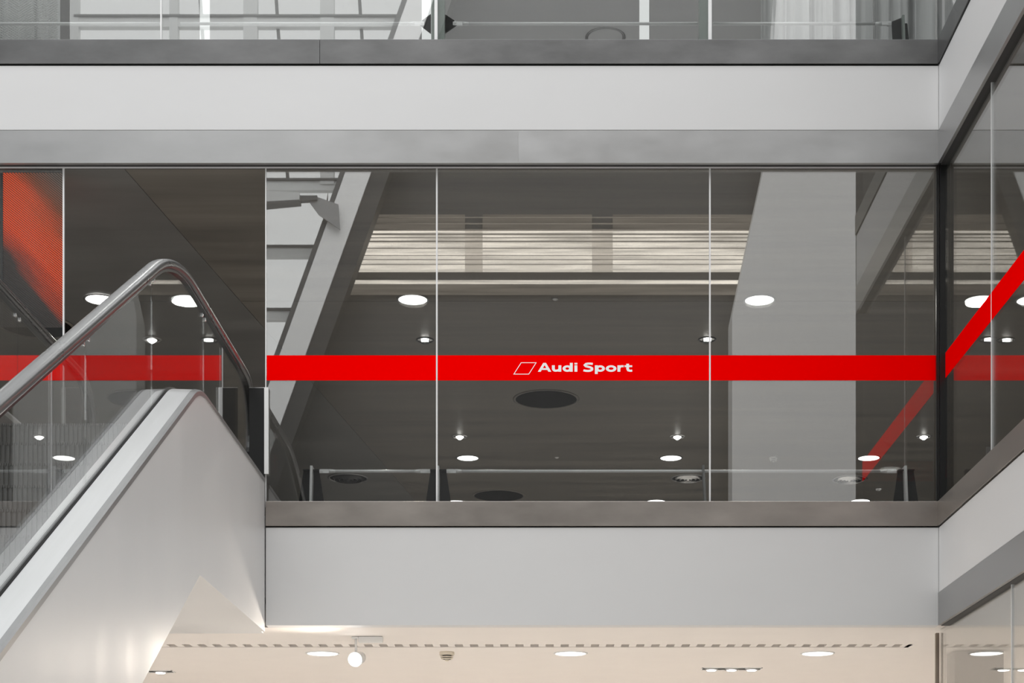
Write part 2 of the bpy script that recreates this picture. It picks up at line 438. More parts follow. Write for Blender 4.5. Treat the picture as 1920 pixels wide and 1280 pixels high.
# right side
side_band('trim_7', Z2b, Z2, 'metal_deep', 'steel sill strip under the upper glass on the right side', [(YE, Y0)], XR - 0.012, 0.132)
side_band('wall_side', ZF2 + 0.006, Z2b - 0.012, 'fascia', 'white fascia band on the right side between the floors', [(YE, Y0)])
side_band('trim_8', ZC1, ZF2, 'metal', 'steel head strip above the glass on the right side', [(YE, Y0)], XR - 0.006, 0.12)
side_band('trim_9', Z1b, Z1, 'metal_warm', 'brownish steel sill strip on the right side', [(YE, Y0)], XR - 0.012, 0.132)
side_band('wall_side_lower', ZS0 + 0.004, Z1b - 0.012, 'fascia', 'white fascia band on the right side below the sill', [(YE, Y0)])
side_band('trim_10', ZC0, ZS0, 'metal', 'steel head strip above the ground floor glass on the right side', [(YE, Y0)], XR - 0.006, 0.12)
struct('trim_11', MB().box(XR + 0.02, XR + 0.12, YE, Y0, Z2b - 0.013, Z2b - 0.001).box(XR + 0.02, XR + 0.12, YE, Y0, Z1b - 0.013, Z1b - 0.001), 'dark_gap', 'dark shadow gaps on the right side')
struct('trim_12', MB().box(XR + 0.02, XGR + 0.03, YE, Y0 + 0.02, ZC1 - 0.004, ZC1 + 0.01).box(XR + 0.02, XGR + 0.03, YE, Y0, ZC0 - 0.004, ZC0 + 0.01), 'dark_gap', 'dark glazing channels on the right side')
# return of the right side round the corner (facing the viewer, just out of frame)
def return_band(name, z0, z1, mat, label, off=0.0):
    struct(name, MB().box(XR - off, XFAR, YE - off, YE + 0.12, z0, z1), mat, label, bevel=0.002)
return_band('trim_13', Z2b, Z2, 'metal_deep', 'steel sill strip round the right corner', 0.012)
return_band('wall_return', ZF2 + 0.006, Z2b - 0.012, 'fascia', 'white fascia round the right corner')
return_band('trim_14', ZC1, ZF2, 'metal', 'steel head strip round the right corner', 0.006)
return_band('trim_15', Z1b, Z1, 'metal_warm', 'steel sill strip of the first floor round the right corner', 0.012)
return_band('wall_return_lower', ZC0, Z1b - 0.012, 'fascia', 'lower white fascia round the right corner')
# corner posts of the glazing
struct('trim_16', MB().box(XR - 0.012, XR + 0.012, Y0 + 0.03, Y0 + 0.06, Z1, ZC1).box(XR + 0.016, XR + 0.075, Y0 + 0.02, YG + 0.02, Z1, ZC1), 'black', 'black corner post between the front and right showroom glass')
struct('trim_17', MB().box(XR + 0.03, XR + 0.058, Y0 + 0.22, Y0 + 0.26, 0, ZC0 - 0.03), 'brown', 'brown frame post at the right end of the ground hall')

# ------------------------------------------------------------------ glazing
ZST0, ZST1 = wz(713, YG), wz(666, YG)
wn = [0]
def window(label):
    wn[0] += 1
    return wn[0]
def front_pane(x0, x1, z0, z1, label, stripe=False, seal_left=False, seal_right=False, y=YG):
    n = window(label)
    e = empty('window_%d' % n, ((x0 + x1) / 2, y, z0), label, kind='structure')
    MB().box(x0 + 0.004, x1 - 0.004, y, y + 0.012, z0, z1).build('pane', 'glass', e)
    if seal_right: MB().box(x1 - 0.0065, x1 + 0.0065, y - 0.003, y + 0.015, z0, z1).build('joint_seal', 'seal', e)
    if seal_left: MB().box(x0 - 0.005, x0 + 0.004, y - 0.003, y + 0.015, z0, z1).build('joint_seal', 'seal', e)
    st = None
    if stripe:
        st = MB().box(x0 + 0.007, x1 - 0.007, y - 0.0012, y - 0.0004, ZST0, ZST1).build('stripe_film', 'red', e)
        st['label'] = 'red film stripe across the glass'
    return e, st
def side_pane(y0, y1, z0, z1, label, stripe=False, seal=False):
    n = window(label)
    e = empty('window_%d' % n, (XGR, (y0 + y1) / 2, z0), label, kind='structure')
    MB().box(XGR, XGR + 0.012, y0 + 0.004, y1 - 0.004, z0, z1).build('pane', 'glass', e)
    if seal: MB().box(XGR - 0.003, XGR + 0.015, y0 - 0.0065, y0 + 0.0065, z0, z1).build('joint_seal', 'seal', e)
    if stripe:
        st = MB().box(XGR - 0.0012, XGR - 0.0004, y0 + 0.006, y1 - 0.006, ZST0, ZST1).build('stripe_film', 'red', e)
        st['label'] = 'red film stripe across the glass'
    return e

xa, xb, xc, xd = wx(498.5, YG), wx(819, YG), wx(1331, YG), XR + 0.012
zt, zb = ZC1 - 0.002, Z1 - 0.03
w1, s1 = front_pane(xa, xb, zb, zt, 'showroom glass pane beside the escalator with a plain red stripe', True, True, True)
w2, s2 = front_pane(xb, xc, zb, zt, 'middle showroom glass pane with white lettering on its red stripe', True, False, True)
w3, s3 = front_pane(xc, xd, zb, zt, 'showroom glass pane ending at the black corner post', True, False, False)
XPL = wx(119, YG)
w4, s4 = front_pane(XPL - 2.6, XPL, zb, zt, 'showroom glass pane left of the escalator before the red mesh', True, False, True)
front_pane(XL, XPL - 2.6, zb, zt, 'showroom glass pane far left of the escalator', True)
YP = (XGR) * F / (1859 - VX)
side_pane(YP, Y0 + 0.02, zb, zt, 'right side showroom glass pane touching the black corner post', True, True)
side_pane(YE + 0.02, YP, zb, zt, 'right side showroom glass pane nearest the viewer', True)
z2t = ZC2 - 0.002
u = [wx(x, YG) for x in (-215, 302, 819, 1331)]
front_pane(u[0], u[1], Z2 - 0.03, z2t, 'upper gallery glass pane in front of the left curtain', False, False, True)
front_pane(u[1], u[2], Z2 - 0.03, z2t, 'upper gallery glass pane reflecting the skylight bars')
front_pane(u[2], u[3], Z2 - 0.03, z2t, 'upper gallery glass pane between the two green posts')
front_pane(u[3], XR + 0.05, Z2 - 0.03, z2t, 'upper gallery glass pane in front of the right curtains')
front_pane(XL, u[0], Z2 - 0.03, z2t, 'upper gallery glass pane far left')
side_pane(YE + 0.02, Y0 + 0.05, Z2 - 0.03, z2t, 'upper gallery glass pane on the right side')
YP0 = (XGR) * F / (1897 - VX)
side_pane(YP0, Y0 + 0.2, 0.02, ZC0 - 0.002, 'ground floor glass pane on the right side next to the hall', False, True)
side_pane(YE + 0.02, YP0, 0.02, ZC0 - 0.002, 'ground floor glass pane on the right side nearest the viewer')
# glazing round the corner
def return_pane(z0, z1, label, stripe=False):
    n = window(label)
    e = empty('window_%d' % n, (8, YE + 0.06, z0), label, kind='structure')
    MB().box(XGR, XFAR, YE + 0.05, YE + 0.062, z0, z1).build('pane', 'glass', e)
    if stripe: MB().box(XGR, XFAR, YE + 0.0485, YE + 0.0495, ZST0, ZST1).build('stripe_film', 'red', e)
return_pane(zb, zt, 'showroom glass round the right corner', True)
return_pane(Z2 - 0.03, z2t, 'upper gallery glass round the right corner')
return_pane(0.02, ZC0 - 0.002, 'ground floor glass round the right corner')

# ---- lettering on the middle stripe (flat vinyl print)
def lx(u_): return wx(950 + u_ / 7.68, YG)
def lz(v_): return wz(660 + v_ / 7.68, YG)
def ribbon(mb, pts, w, closed=False, wy=None, mit=0.85):
    """stroke of width w (zoom pixels) along pts; wy = vertical stroke thickness"""
    wy = wy or w
    n = len(pts); L, R = [], []
    for i, (x, y) in enumerate(pts):
        a = pts[(i - 1) % n] if (closed or i) else pts[i]
        b = pts[(i + 1) % n] if (closed or i < n - 1) else pts[i]
        def nrm(p, q):
            dx, dy = q[0] - p[0], q[1] - p[1]; l = math.hypot(dx, dy) or 1
            return (-dy / l, dx / l)
        if a == (x, y): nx, ny = nrm(pts[i], b)
        elif b == (x, y): nx, ny = nrm(a, pts[i])
        else:
            n1, n2 = nrm(a, (x, y)), nrm((x, y), b)
            sx, sy = n1[0] + n2[0], n1[1] + n2[1]; l = math.hypot(sx, sy) or 1
            nx, ny = sx / l, sy / l
            k = 1 / max(mit, nx * n1[0] + ny * n1[1]); nx *= k; ny *= k
        L.append((x + nx * w / 2, y + ny * wy / 2)); R.append((x - nx * w / 2, y - ny * wy / 2))
    m = n if closed else n - 1
    lay = len(mb.v) and (mb.nlay + 1); mb.nlay = lay      # strokes of one letter overlap like layers of film
    for i in range(m):
        j = (i + 1) % n
        mb.prism([(lx(p[0]), lz(p[1])) for p in (L[i], L[j], R[j], R[i])], 'y', YG - 0.0022 - 0.0003 * lay, YG - 0.0013)
def arc(cx, cy, rx, ry, a0, a1, n=14):
    return [(cx + rx * math.cos(math.radians(a0 + (a1 - a0) * i / n)), cy + ry * math.sin(math.radians(a0 + (a1 - a0) * i / n))) for i in range(n + 1)]
def letter(fn, name='letter'):
    mb = MB(); fn(mb)
    return mb.build(name, 'white_print', s2)
VW, HW = 42, 29
letter(lambda m: ribbon(m, [(103, 317), (209, 153), (424, 153), (319, 317)], 10, True, mit=0.4), 'emblem_outline')['label'] = 'white slanted parallelogram outline'
def L_A(m):
    for k, poly in enumerate((((448, 283), (527, 155), (566, 155), (490, 283)), ((527, 155), (566, 155), (643, 283), (601, 283)))):
        m.prism([(lx(a), lz(b)) for a, b in poly], 'y', YG - 0.0022 - 0.0003 * k, YG - 0.0013)
    m.nlay = 1
    ribbon(m, [(500, 244), (592, 244)], 26)
letter(L_A)
letter(lambda m: (ribbon(m, [(672, 190), (672, 232)] + arc(705, 238, 33, 30, 180, 90, 8)[1:] + [(740, 264), (766, 246)], VW, wy=HW), ribbon(m, [(766, 190), (766, 282)], VW)))
letter(lambda m: (ribbon(m, arc(873, 237, 47, 32, 0, 360, 28)[:-1], VW, True, HW), ribbon(m, [(930, 155), (930, 282)], VW)))
letter(lambda m: (ribbon(m, [(997, 190), (997, 282)], VW), ribbon(m, [(997, 155), (997, 178)], VW)))
letter(lambda m: ribbon(m, [(1240, 170), (1205, 166), (1170, 166), (1142, 171), (1125, 187), (1138, 202), (1170, 211), (1205, 219), (1228, 233), (1228, 252), (1208, 266), (1175, 271), (1140, 269), (1106, 262)], 36, wy=30))
letter(lambda m: (ribbon(m, arc(1347, 237, 47, 32, 0, 360, 28)[:-1], VW, True, HW), ribbon(m, [(1291, 190), (1291, 315)], VW)))
letter(lambda m: ribbon(m, arc(1504, 237, 56, 33, 0, 360, 30)[:-1], VW, True, HW))
letter(lambda m: (ribbon(m, [(1616, 190), (1616, 282)], VW), ribbon(m, [(1622, 232), (1632, 212), (1654, 203), (1684, 204)], 34, wy=HW)))
letter(lambda m: (ribbon(m, [(1742, 168), (1742, 240), (1752, 262), (1776, 269), (1808, 267)], 40, wy=HW), ribbon(m, [(1697, 203), (1808, 203)], 26)))

# ------------------------------------------------------------------ escalator
XG = -2.536; XGL = -3.910                  # the two glass balustrades
XCR = -2.342; XCL = -4.005                 # outer cladding faces
T30 = math.tan(math.radians(30))
def fillet(pts, radii, n=14):
    out = [pts[0]]
    for i in range(1, len(pts) - 1):
        p, a, b = Vector(pts[i]), Vector(pts[i - 1]), Vector(pts[i + 1])
        d1, d2 = (a - p).normalized(), (b - p).normalized()
        ang = d1.angle(d2); t = radii[i - 1] / math.tan(ang / 2)
        t = min(t, (a - p).length * 0.49, (b - p).length * 0.49)
        r = t * math.tan(ang / 2)
        s, e = p + d1 * t, p + d2 * t
        c = p + (d1 + d2).normalized() * (r / math.sin(ang / 2))
        v0, v1 = s - c, e - c
        a0 = math.atan2(v0.y, v0.x); a1 = math.atan2(v1.y, v1.x)
        da = (a1 - a0 + math.pi) % (2 * math.pi) - math.pi
        for k in range(n + 1):
            q = a0 + da * k / n
            out.append((c.x + r * math.cos(q), c.y + r * math.sin(q)))
    out.append(pts[-1])
    return out
def incl(dz, zt_, zb_, y_start, y_end):
    """flat - 30 degree slope - flat, raised dz above the deck line"""
    def Yat(z): return 9.635 + (z - dz - 4.066) / T30
    return [(y_start, zb_), (Yat(zb_), zb_), (Yat(zt_), zt_), (y_end, zt_)]
ZD = 4.93
def interp(path, y):
    for (a, za), (b, zb_) in zip(path, path[1:]):
        if a <= y <= b and b > a: return za + (zb_ - za) * (y - a) / (b - a)
    return path[-1][1] if y > path[-1][0] else path[0][1]
deck_path = fillet(incl(0, ZD, 0.30, 1.1, 13.95), [1.6, 0.9])
deck_out = [p for p in deck_path if p[0] < Y0 - 0.02] + [(Y0 - 0.015, ZD)]
RAIL = 0.885
rail_path = fillet(incl(RAIL, ZD + RAIL, 0.30 + RAIL, 1.2, 13.78), [2.2, 2.3], 20)
RN = 0.38
zc_t = ZD + RAIL - RN
newel_t = [(13.78 + RN * math.sin(math.radians(a)), zc_t + RN * math.cos(math.radians(a))) for a in range(10, 181, 10)] + [(13.55, zc_t - RN - 0.005), (13.3, zc_t - RN - 0.06), (13.1, ZD - 0.03)]
zc_b = 0.30 + RAIL - RN
newel_b = [(1.2 - RN * math.sin(math.radians(a)), zc_b + RN * math.cos(math.radians(a))) for a in range(180, 9, -10)]
rail_full = [(1.9, 0.28), (1.7, zc_b - RN - 0.06), (1.45, zc_b - RN - 0.005)] + newel_b + rail_path + newel_t

esc = empty('escalator', (XG - 0.63, 7.5, 0), 'silver escalator with glass sides rising to the first floor', 'escalator')
# underside line of the casing
YA, ZA = 11.15, 3.644
yb0 = YA - (ZA - 0.0) / T30
def clad_poly(top, y_end):
    pts = [(y, z - 0.02) for y, z in top if y <= y_end]
    pts.append((y_end, interp(top, y_end) - 0.02))
    return pts + [(y_end, ZA), (YA, ZA), (yb0, 0.0), (top[0][0], 0.0)]
MB().prism(clad_poly(deck_out, Y0 - 0.014), 'x', XCR - 0.03, XCR).build('side_cladding', 'cladding', esc)
MB().prism(clad_poly(deck_path, Y0 - 0.014), 'x', XCL, XCL + 0.03).build('side_cladding', 'cladding', esc)
MB().prism([(yb0, 0.0), (YA, ZA), (Y0 + 0.1, ZA), (Y0 + 0.1, ZA + 0.03), (YA - 0.01, ZA + 0.03), (yb0 - 0.06, 0.0)], 'x', XCL + 0.03, XCR - 0.03).build('underside_cladding', 'cladding', esc)
# decks, trims, skirts on both sides
for sgn, xg, xo in ((1, XG, XCR), (-1, XGL, XCL)):
    w = abs(xo - xg)
    pr = [(sgn * 0.018, 0.0), (sgn * (w - 0.03), -0.004), (sgn * (w - 0.03), -0.03), (sgn * 0.018, -0.03)]
    MB().sweep(xg, pr, deck_out, False).build('outer_deck', 'silver', esc)
    pr = [(sgn * (w - 0.029), -0.002), (sgn * (w - 0.004), -0.006), (sgn * (w + 0.006), -0.016), (sgn * (w + 0.006), -0.045), (sgn * (w - 0.029), -0.045)]
    MB().sweep(xg, pr, deck_out, False).build('deck_edge_trim', 'metal', esc)
    pr = [(-sgn * 0.018, 0.0), (-sgn * 0.075, -0.012), (-sgn * 0.125, -0.07), (-sgn * 0.125, -0.10), (-sgn * 0.018, -0.03)]
    MB().sweep(xg, pr, deck_path, False).build('inner_deck', 'silver', esc)
    MB().sweep(xg, [(-sgn * 0.110, -0.085), (-sgn * 0.124, -0.085), (-sgn * 0.124, -0.50), (-sgn * 0.110, -0.50)], deck_path, False).build('skirt_panel', 'metal', esc)
    MB().sweep(xg, [(-0.017, -0.004), (-0.009, 0.012), (0.009, 0.012), (0.017, -0.004), (0.017, -0.028), (-0.017, -0.028)], deck_path, False).build('glass_channel', 'black', esc)
    # handrail: soft C-section belt on a guide
    n = 20
    pr = [(0.046 * math.copysign(abs(math.cos(t)) ** 0.7, math.cos(t)), 0.033 * math.copysign(abs(math.sin(t)) ** 0.7, math.sin(t))) for t in [2 * math.pi * k / n for k in range(n)]]
    hr = MB().sweep(xg, pr, rail_full).build('handrail', 'rail', esc)
    MB().sweep(xg, [(-0.024, -0.027), (0.024, -0.027), (0.024, -0.048), (-0.024, -0.048)], rail_path + newel_t[:14], False).build('handrail_guide', 'black', esc)
    # glass panels
    joints = [1.0, 2.9, 4.45, 6.0, 7.52, 9.07, 10.59, 12.19, 14.12]
    for a, b in zip(joints, joints[1:]):
        ys = [a + 0.0015 + (b - a - 0.003) * i / 24 for i in range(25)]
        up, lo = [], []
        for y in ys:
            zu = interp(rail_path, y) - 0.035
            zl = interp(deck_path, y) - 0.015
            if y > 13.78:
                q = math.sqrt(max(0.0, (RN - 0.035) ** 2 - (y - 13.78) ** 2)); zu = zc_t + q
                if y > 13.9: zl = max(zl, zc_t - q)
            if y < 1.2:
                q = math.sqrt(max(0.0, (RN - 0.035) ** 2 - (y - 1.2) ** 2)); zu = zc_b + q; zl = max(zl, zc_b - q)
            if zu - zl > 0.01: up.append((y, zu)); lo.append((y, zl))
        MB().prism(lo + up[::-1], 'x', xg - 0.005, xg + 0.005).build('balustrade_glass', 'glass_clear', esc)
    for j in joints[1:-1]:
        for d in (-0.05, 0.05):
            zz = interp(rail_path, j + d) - 0.075
            MB().box(xg - 0.009, xg + 0.009, j + d - 0.012, j + d + 0.012, zz - 0.014, zz + 0.014).build('glass_clip', 'chrome', esc, bevel=0.003)
# steps with ribbed risers
XS_A, XS_B = XGL + 0.135, XG - 0.135
stp = MB()
RISE = 0.2365
stp.box(XS_A, XS_B, 0.012, 0.41, -0.03, 0.0)
stp.box(XS_A, XS_B, 0.012, 0.03, -RISE - 0.02, -0.03)
nr = 36
for k in range(nr):
    x = XS_A + (XS_B - XS_A) * (k + 0.5) / nr
    stp.box(x - 0.0085, x + 0.0085, 0.0, 0.012, -RISE - 0.02, -0.012)
for k in range(nr * 2):
    x = XS_A + (XS_B - XS_A) * (k + 0.5) / (nr * 2)
    stp.box(x - 0.0035, x + 0.0035, -0.004, 0.012, -0.012, 0.006)
step_me = stp.mesh('step', 'step', (0, 0, 0))
for k in range(20):
    o = bpy.data.objects.new('step', step_me); COL.objects.link(o); o.parent = esc
    o.location = Vector((0, 11.35 - 0.4 * k, Z1 - 0.01 - RISE * k)) - esc.location
MB().box(XS_A, XS_B, 11.76, Y0 + 0.12, Z1 - 0.05, Z1 - 0.01).build('landing_plate', 'step', esc)
MB().box(XS_A, XS_B, 1.0, 11.35 - 0.4 * 19, 0.0, 0.03).build('landing_plate', 'step', esc)

# guard plate closing the gap between the newel and the showroom glass
def guard(px, label, YG=YG):
    x0, x1, bar_x0, bar_x1 = [wx(p, YG) for p in px]
    e = empty('guard_plate', ((x0 + x1) / 2, YG - 0.02, Z1), label, 'guard plate')
    zt_, zb_ = wz(728, YG), wz(890, YG)
    MB().box(x0, x1, YG - 0.03, YG - 0.018, Z1 - 0.03, zt_ - 0.004).build('black_plate', 'black', e)
    MB().box(x0, x1, YG - 0.031, YG - 0.017, zt_ - 0.004, zt_).build('top_edge', 'chrome', e)
    MB().box(bar_x0, bar_x1, YG - 0.034, YG - 0.012, zb_, zt_).build('edge_bar', 'white_paint', e, bevel=0.002)
guard((468.5, 497, 496.5, 504.5), 'black guard plate with pale edge bar beside the right handrail')
guard((125, 155, 117, 125), 'black guard plate with pale edge bar behind the left handrail', 14.32)

# ------------------------------------------------------------------ tension rods and brackets behind the glass
YR = YG + 0.16
def bracket(x, zfloor, ztop, lean, label, sides=(-1, 1), group=None):
    e = empty('rod_bracket', (x, YR, zfloor), label, 'bracket', 'steel rod brackets behind the glass')
    # upright flange, seen edge-on
    MB().prism([(x - 0.010 + lean, ztop + 0.03), (x + 0.010 + lean, ztop + 0.03), (x + 0.010, zfloor), (x - 0.010, zfloor)], 'y', YR - 0.07, YR + 0.05).build('flange', 'rod_steel', e)
    for s in sides:
        pts = [(x + s * 0.013 + lean, ztop + 0.012), (x + s * 0.066, ztop + 0.005), (x + s * 0.118, zfloor), (x + s * 0.013, zfloor)]
        MB().prism(pts, 'y', YR - 0.008, YR + 0.008).build('web_plate', 'bracket', e)
        MB().box(min(x + s * 0.012, x + s * 0.068), max(x + s * 0.012, x + s * 0.068), YR - 0.035, YR + 0.035, ztop - 0.002, ztop + 0.008).build('top_lug', 'bracket', e)
    return e
def fork(mb, x, z, s):
    """clevis end: s = direction from the pin towards the rod"""
    mb.tube((x + s * 0.11, YR, z), (x + s * 0.05, YR, z), 0.012, 12, 0.017)
    for d in (-1, 1):
        mb.box(min(x + s * 0.05, x - s * 0.03), max(x + s * 0.05, x - s * 0.03), YR + d * 0.016 - 0.005, YR + d * 0.016 + 0.005, z - 0.014 + d * 0.006, z + 0.014 + d * 0.006)
    mb.tube((x - s * 0.01, YR - 0.028, z), (x - s * 0.01, YR + 0.028, z), 0.011, 12)
def rod(x0, x1, z, label, f0=True, f1=True):
    e = empty('tension_rod', ((x0 + x1) / 2, YR, z), label, 'rod', 'steel tension rods behind the glass')
    MB().tube((x0 + (0.1 if f0 else 0), YR, z), (x1 - (0.1 if f1 else 0), YR, z), 0.0125, 12).build('rod', 'rod_steel', e)
    if f0:
        m = MB(); fork(m, x0, z, 1); m.build('fork_end', 'rod_steel', e)
    if f1:
        m = MB(); fork(m, x1, z, -1); m.build('fork_end', 'rod_steel', e)
zr = wz(883, YR); zfl = Z1 - 0.03
bx1, bx2, bx3, bx4 = wx(584, YR), wx(822, YR), wx(1320, YR), wx(1698, YR)
bracket(bx1, zfl, zr, 0.008, 'steel rod bracket nearest the escalator behind the showroom glass')
bracket(bx2, zfl, zr, 0.0, 'steel rod bracket at the joint left of the lettering')
e = empty('rod_bracket', (bx3, YR, zfl), 'slim steel upright at the joint right of the lettering', 'bracket', 'steel rod brackets behind the glass')
MB().prism([(bx3 - 0.020, zr + 0.04), (bx3 - 0.002, zr + 0.04), (bx3 + 0.020, zfl), (bx3 + 0.002, zfl)], 'y', YR - 0.06, YR + 0.03).build('flange', 'metal', e)
MB().tube((bx3 + 0.011, YR - 0.07, zfl + 0.045), (bx3 + 0.011, YR - 0.06, zfl + 0.045), 0.012, 14).build('bolt', 'rod_steel', e)
bracket(bx4, zfl, zr, -0.014, 'steel rod bracket nearest the black corner post behind the showroom glass')
rod(bx1 + 0.10, bx2 - 0.10, zr, 'steel tension rod behind the glass pane beside the escalator')
rod(bx2 + 0.10, bx4 - 0.11, zr, 'long steel tension rod behind the two right showroom panes')
# one bracket behind the right side glass
yb_ = YR + 0.4
e = empty('rod_bracket', (XGR + 0.30, 13.3, zfl), 'steel rod bracket behind the right side showroom glass', 'bracket', 'steel rod brackets behind the glass')
MB().prism([(13.29, zr + 0.03), (13.31, zr + 0.03), (13.31, zfl), (13.29, zfl)], 'x', XGR + 0.22, XGR + 0.36).build('flange', 'metal', e)
MB().prism([(13.31, zr + 0.01), (13.37, zr + 0.005), (13.42, zfl), (13.31, zfl)], 'x', XGR + 0.28, XGR + 0.296).build('web_plate', 'bracket', e)
MB().prism([(13.29, zr + 0.01), (13.23, zr + 0.005), (13.18, zfl), (13.29, zfl)], 'x', XGR + 0.28, XGR + 0.296).build('web_plate', 'bracket', e)

# upper gallery: posts, lugs, rods
zr2 = wz(44.5, YR)
def green_post(x0, x1, xs0, xs1, label):
    Yp = YG + 0.03
    e = empty('glazing_post', ((x0 + x1) / 2, Yp, Z2 - 0.03), label, 'post')
    MB().box(x0, x1, Yp, Yp + 0.11, Z2 - 0.03, ZC2 - 0.003).build('post', 'green', e, bevel=0.003)
    MB().box(xs0, xs1, YG - 0.006, Yp - 0.001, Z2 - 0.03, ZC2 - 0.003).build('joint_cover', 'seal', e, bevel=0.002)
    MB().tube((xs1 + 0.02, Yp - 0.012, Z2 + 0.02), (xs1 + 0.02, Yp, Z2 + 0.02), 0.014, 16).build('bolt', 'rod_steel', e)
green_post(wx(808, YG), wx(833, YG), wx(814.5, YG), wx(820.5, YG), 'green tinted glazing post with pale joint cover in the middle of the upper gallery')
green_post(wx(1312, YG), wx(1331, YG), wx(1328, YG), wx(1334.5, YG), 'green tinted glazing post with pale joint cover left of the right curtains')
def lug(xb_, xt, label):
    e = tag(MB().prism([(xb_, wz(27, YR)), (xt, zr2 + 0.008), (xt, zr2 - 0.010), (xb_, wz(63, YR))], 'y', YR - 0.012, YR + 0.012).build('rod_lug', 'bracket', bevel=0.002), label, 'lug', 'dark steel lugs on the middle green post')
lug(wx(808, YR), wx(787, YR), 'dark triangular steel lug left of the middle green post')
lug(wx(833.5, YR), wx(857, YR), 'dark triangular steel lug right of the middle green post')
rod(wx(-160, YR), wx(302, YR), zr2, 'steel tension rod in front of the left curtain in the upper gallery', False, False)
rod(wx(338, YR), wx(789, YR), zr2, 'steel tension rod left of the middle green post in the upper gallery', False, True)
rod(wx(856, YR), wx(1308, YR), zr2, 'steel tension rod between the two green posts in the upper gallery', True, False)
rod(wx(1337, YR), wx(1664, YR), zr2, 'steel tension rod in front of the right curtains in the upper gallery', False, True)
xk = wx(1692, YR)
e = empty('rod_bracket', (xk, YR, Z2 - 0.03), 'steel rod bracket standing in front of the right curtains upstairs', 'bracket', 'steel rod brackets behind the glass')
MB().prism([(xk - 0.012, zr2 + 0.05), (xk + 0.008, zr2 + 0.05), (xk + 0.02, Z2 - 0.06), (xk + 0.0, Z2 - 0.06)], 'y', YR - 0.05, YR + 0.04).build('flange', 'green', e)
MB().prism([(xk - 0.014, zr2 + 0.045), (xk - 0.09, zr2 + 0.015), (xk - 0.09, zr2 - 0.01), (xk - 0.075, Z2 - 0.06), (xk - 0.002, Z2 - 0.06)], 'y', YR - 0.008, YR + 0.008).build('web_plate', 'bracket', e)
MB().prism([(xk + 0.014, zr2 - 0.0), (xk + 0.04, zr2 - 0.0), (xk + 0.07, Z2 - 0.06), (xk + 0.02, Z2 - 0.06)], 'y', YR - 0.008, YR + 0.008).build('web_plate', 'bracket', e)

# slim white columns upstairs, shafts glow by material emission
for x, lab in ((384, 'slim glowing white column left of the skylight bars in the upper gallery'), (800, 'slim glowing white column just left of the middle green post'), (1208, 'slim glowing white column between the two green posts')):
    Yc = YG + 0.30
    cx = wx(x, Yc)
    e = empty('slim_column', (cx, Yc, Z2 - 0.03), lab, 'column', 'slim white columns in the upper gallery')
    MB().lathe((cx, Yc, Z2 - 0.03), [(0.042, 0.0), (0.042, ZC2 - Z2 + 0.03)], 24).build('shaft', 'column_glow', e)
    MB().lathe((cx, Yc, Z2 - 0.03), [(0.09, 0.0), (0.09, 0.012), (0.045, 0.02), (0.0425, 0.02)], 24, False).build('foot_ring', 'chrome', e)

# curtains
def curtain(x0, x1, Yc, z0, z1, label, seed, amp=0.11):
    rnd = random.Random(seed)
    folds = max(4, int((x1 - x0) / 0.13))
    knots = sorted([x0, x1] + [x0 + (x1 - x0) * rnd.random() for _ in range(folds * 2 - 1)])
    n = 150; nz = 8; vs = []; fs = []
    ph = [rnd.random() * 6.28 for _ in range(3)]
    for j in range(nz + 1):
        t = j / nz
        for i in range(n + 1):
            u_ = i / n; x = x0 + (x1 - x0) * u_
            k = 2 * math.pi * folds * (u_ + 0.025 * math.sin(5 * u_ * math.pi + ph[0]) + 0.01 * math.sin(13 * u_ * math.pi + ph[1]))
            y = amp * (0.55 + 0.45 * math.sin(3.1 * u_ * math.pi + ph[2])) * (math.sin(k) + 0.35 * math.sin(2 * k + ph[1]))
            xx = x + 0.03 * math.sin(k * 0.5 + ph[0]) * (1 - t) * math.sin(u_ * math.pi)
            vs.append((xx, Yc + y * (1.1 - 0.25 * t), z0 + (z1 - z0) * t))
    for j in range(nz):
        for i in range(n):
            a = j * (n + 1) + i
            fs.append((a, a + 1, a + n + 2, a + n + 1))
    o = MB().add(vs, fs, True).build('curtain', 'curtain')
    m = o.modifiers.new('cloth_thickness', 'SOLIDIFY'); m.thickness = 0.004
    return tag(o, label, 'curtain', 'pale curtains in the upper gallery')
YC = YG + 0.55
zcu0, zcu1 = Z2 - 0.028, ZC2 - 0.02
curtain(wx(1427, YC), wx(1540, YC), YC, zcu0, zcu1, 'pale curtain nearest the right green post, leftmost of the right group', 3)
curtain(wx(1542, YC), wx(1636, YC), YC + 0.04, zcu0, zcu1, 'pale curtain in the middle of the right group', 5)
curtain(wx(1640, YC), wx(1752, YC), YC, zcu0, zcu1, 'pale curtain behind the upper bracket at the right corner', 8)
curtain(wx(1756, YC), wx(1905, YC), YC + 0.05, zcu0, zcu1, 'pale curtain beyond the right corner upstairs', 9)
curtain(wx(-140, YC), wx(112, YC), YC, zcu0, zcu1, 'pale curtain behind the fine mesh at upper left', 4, 0.05)

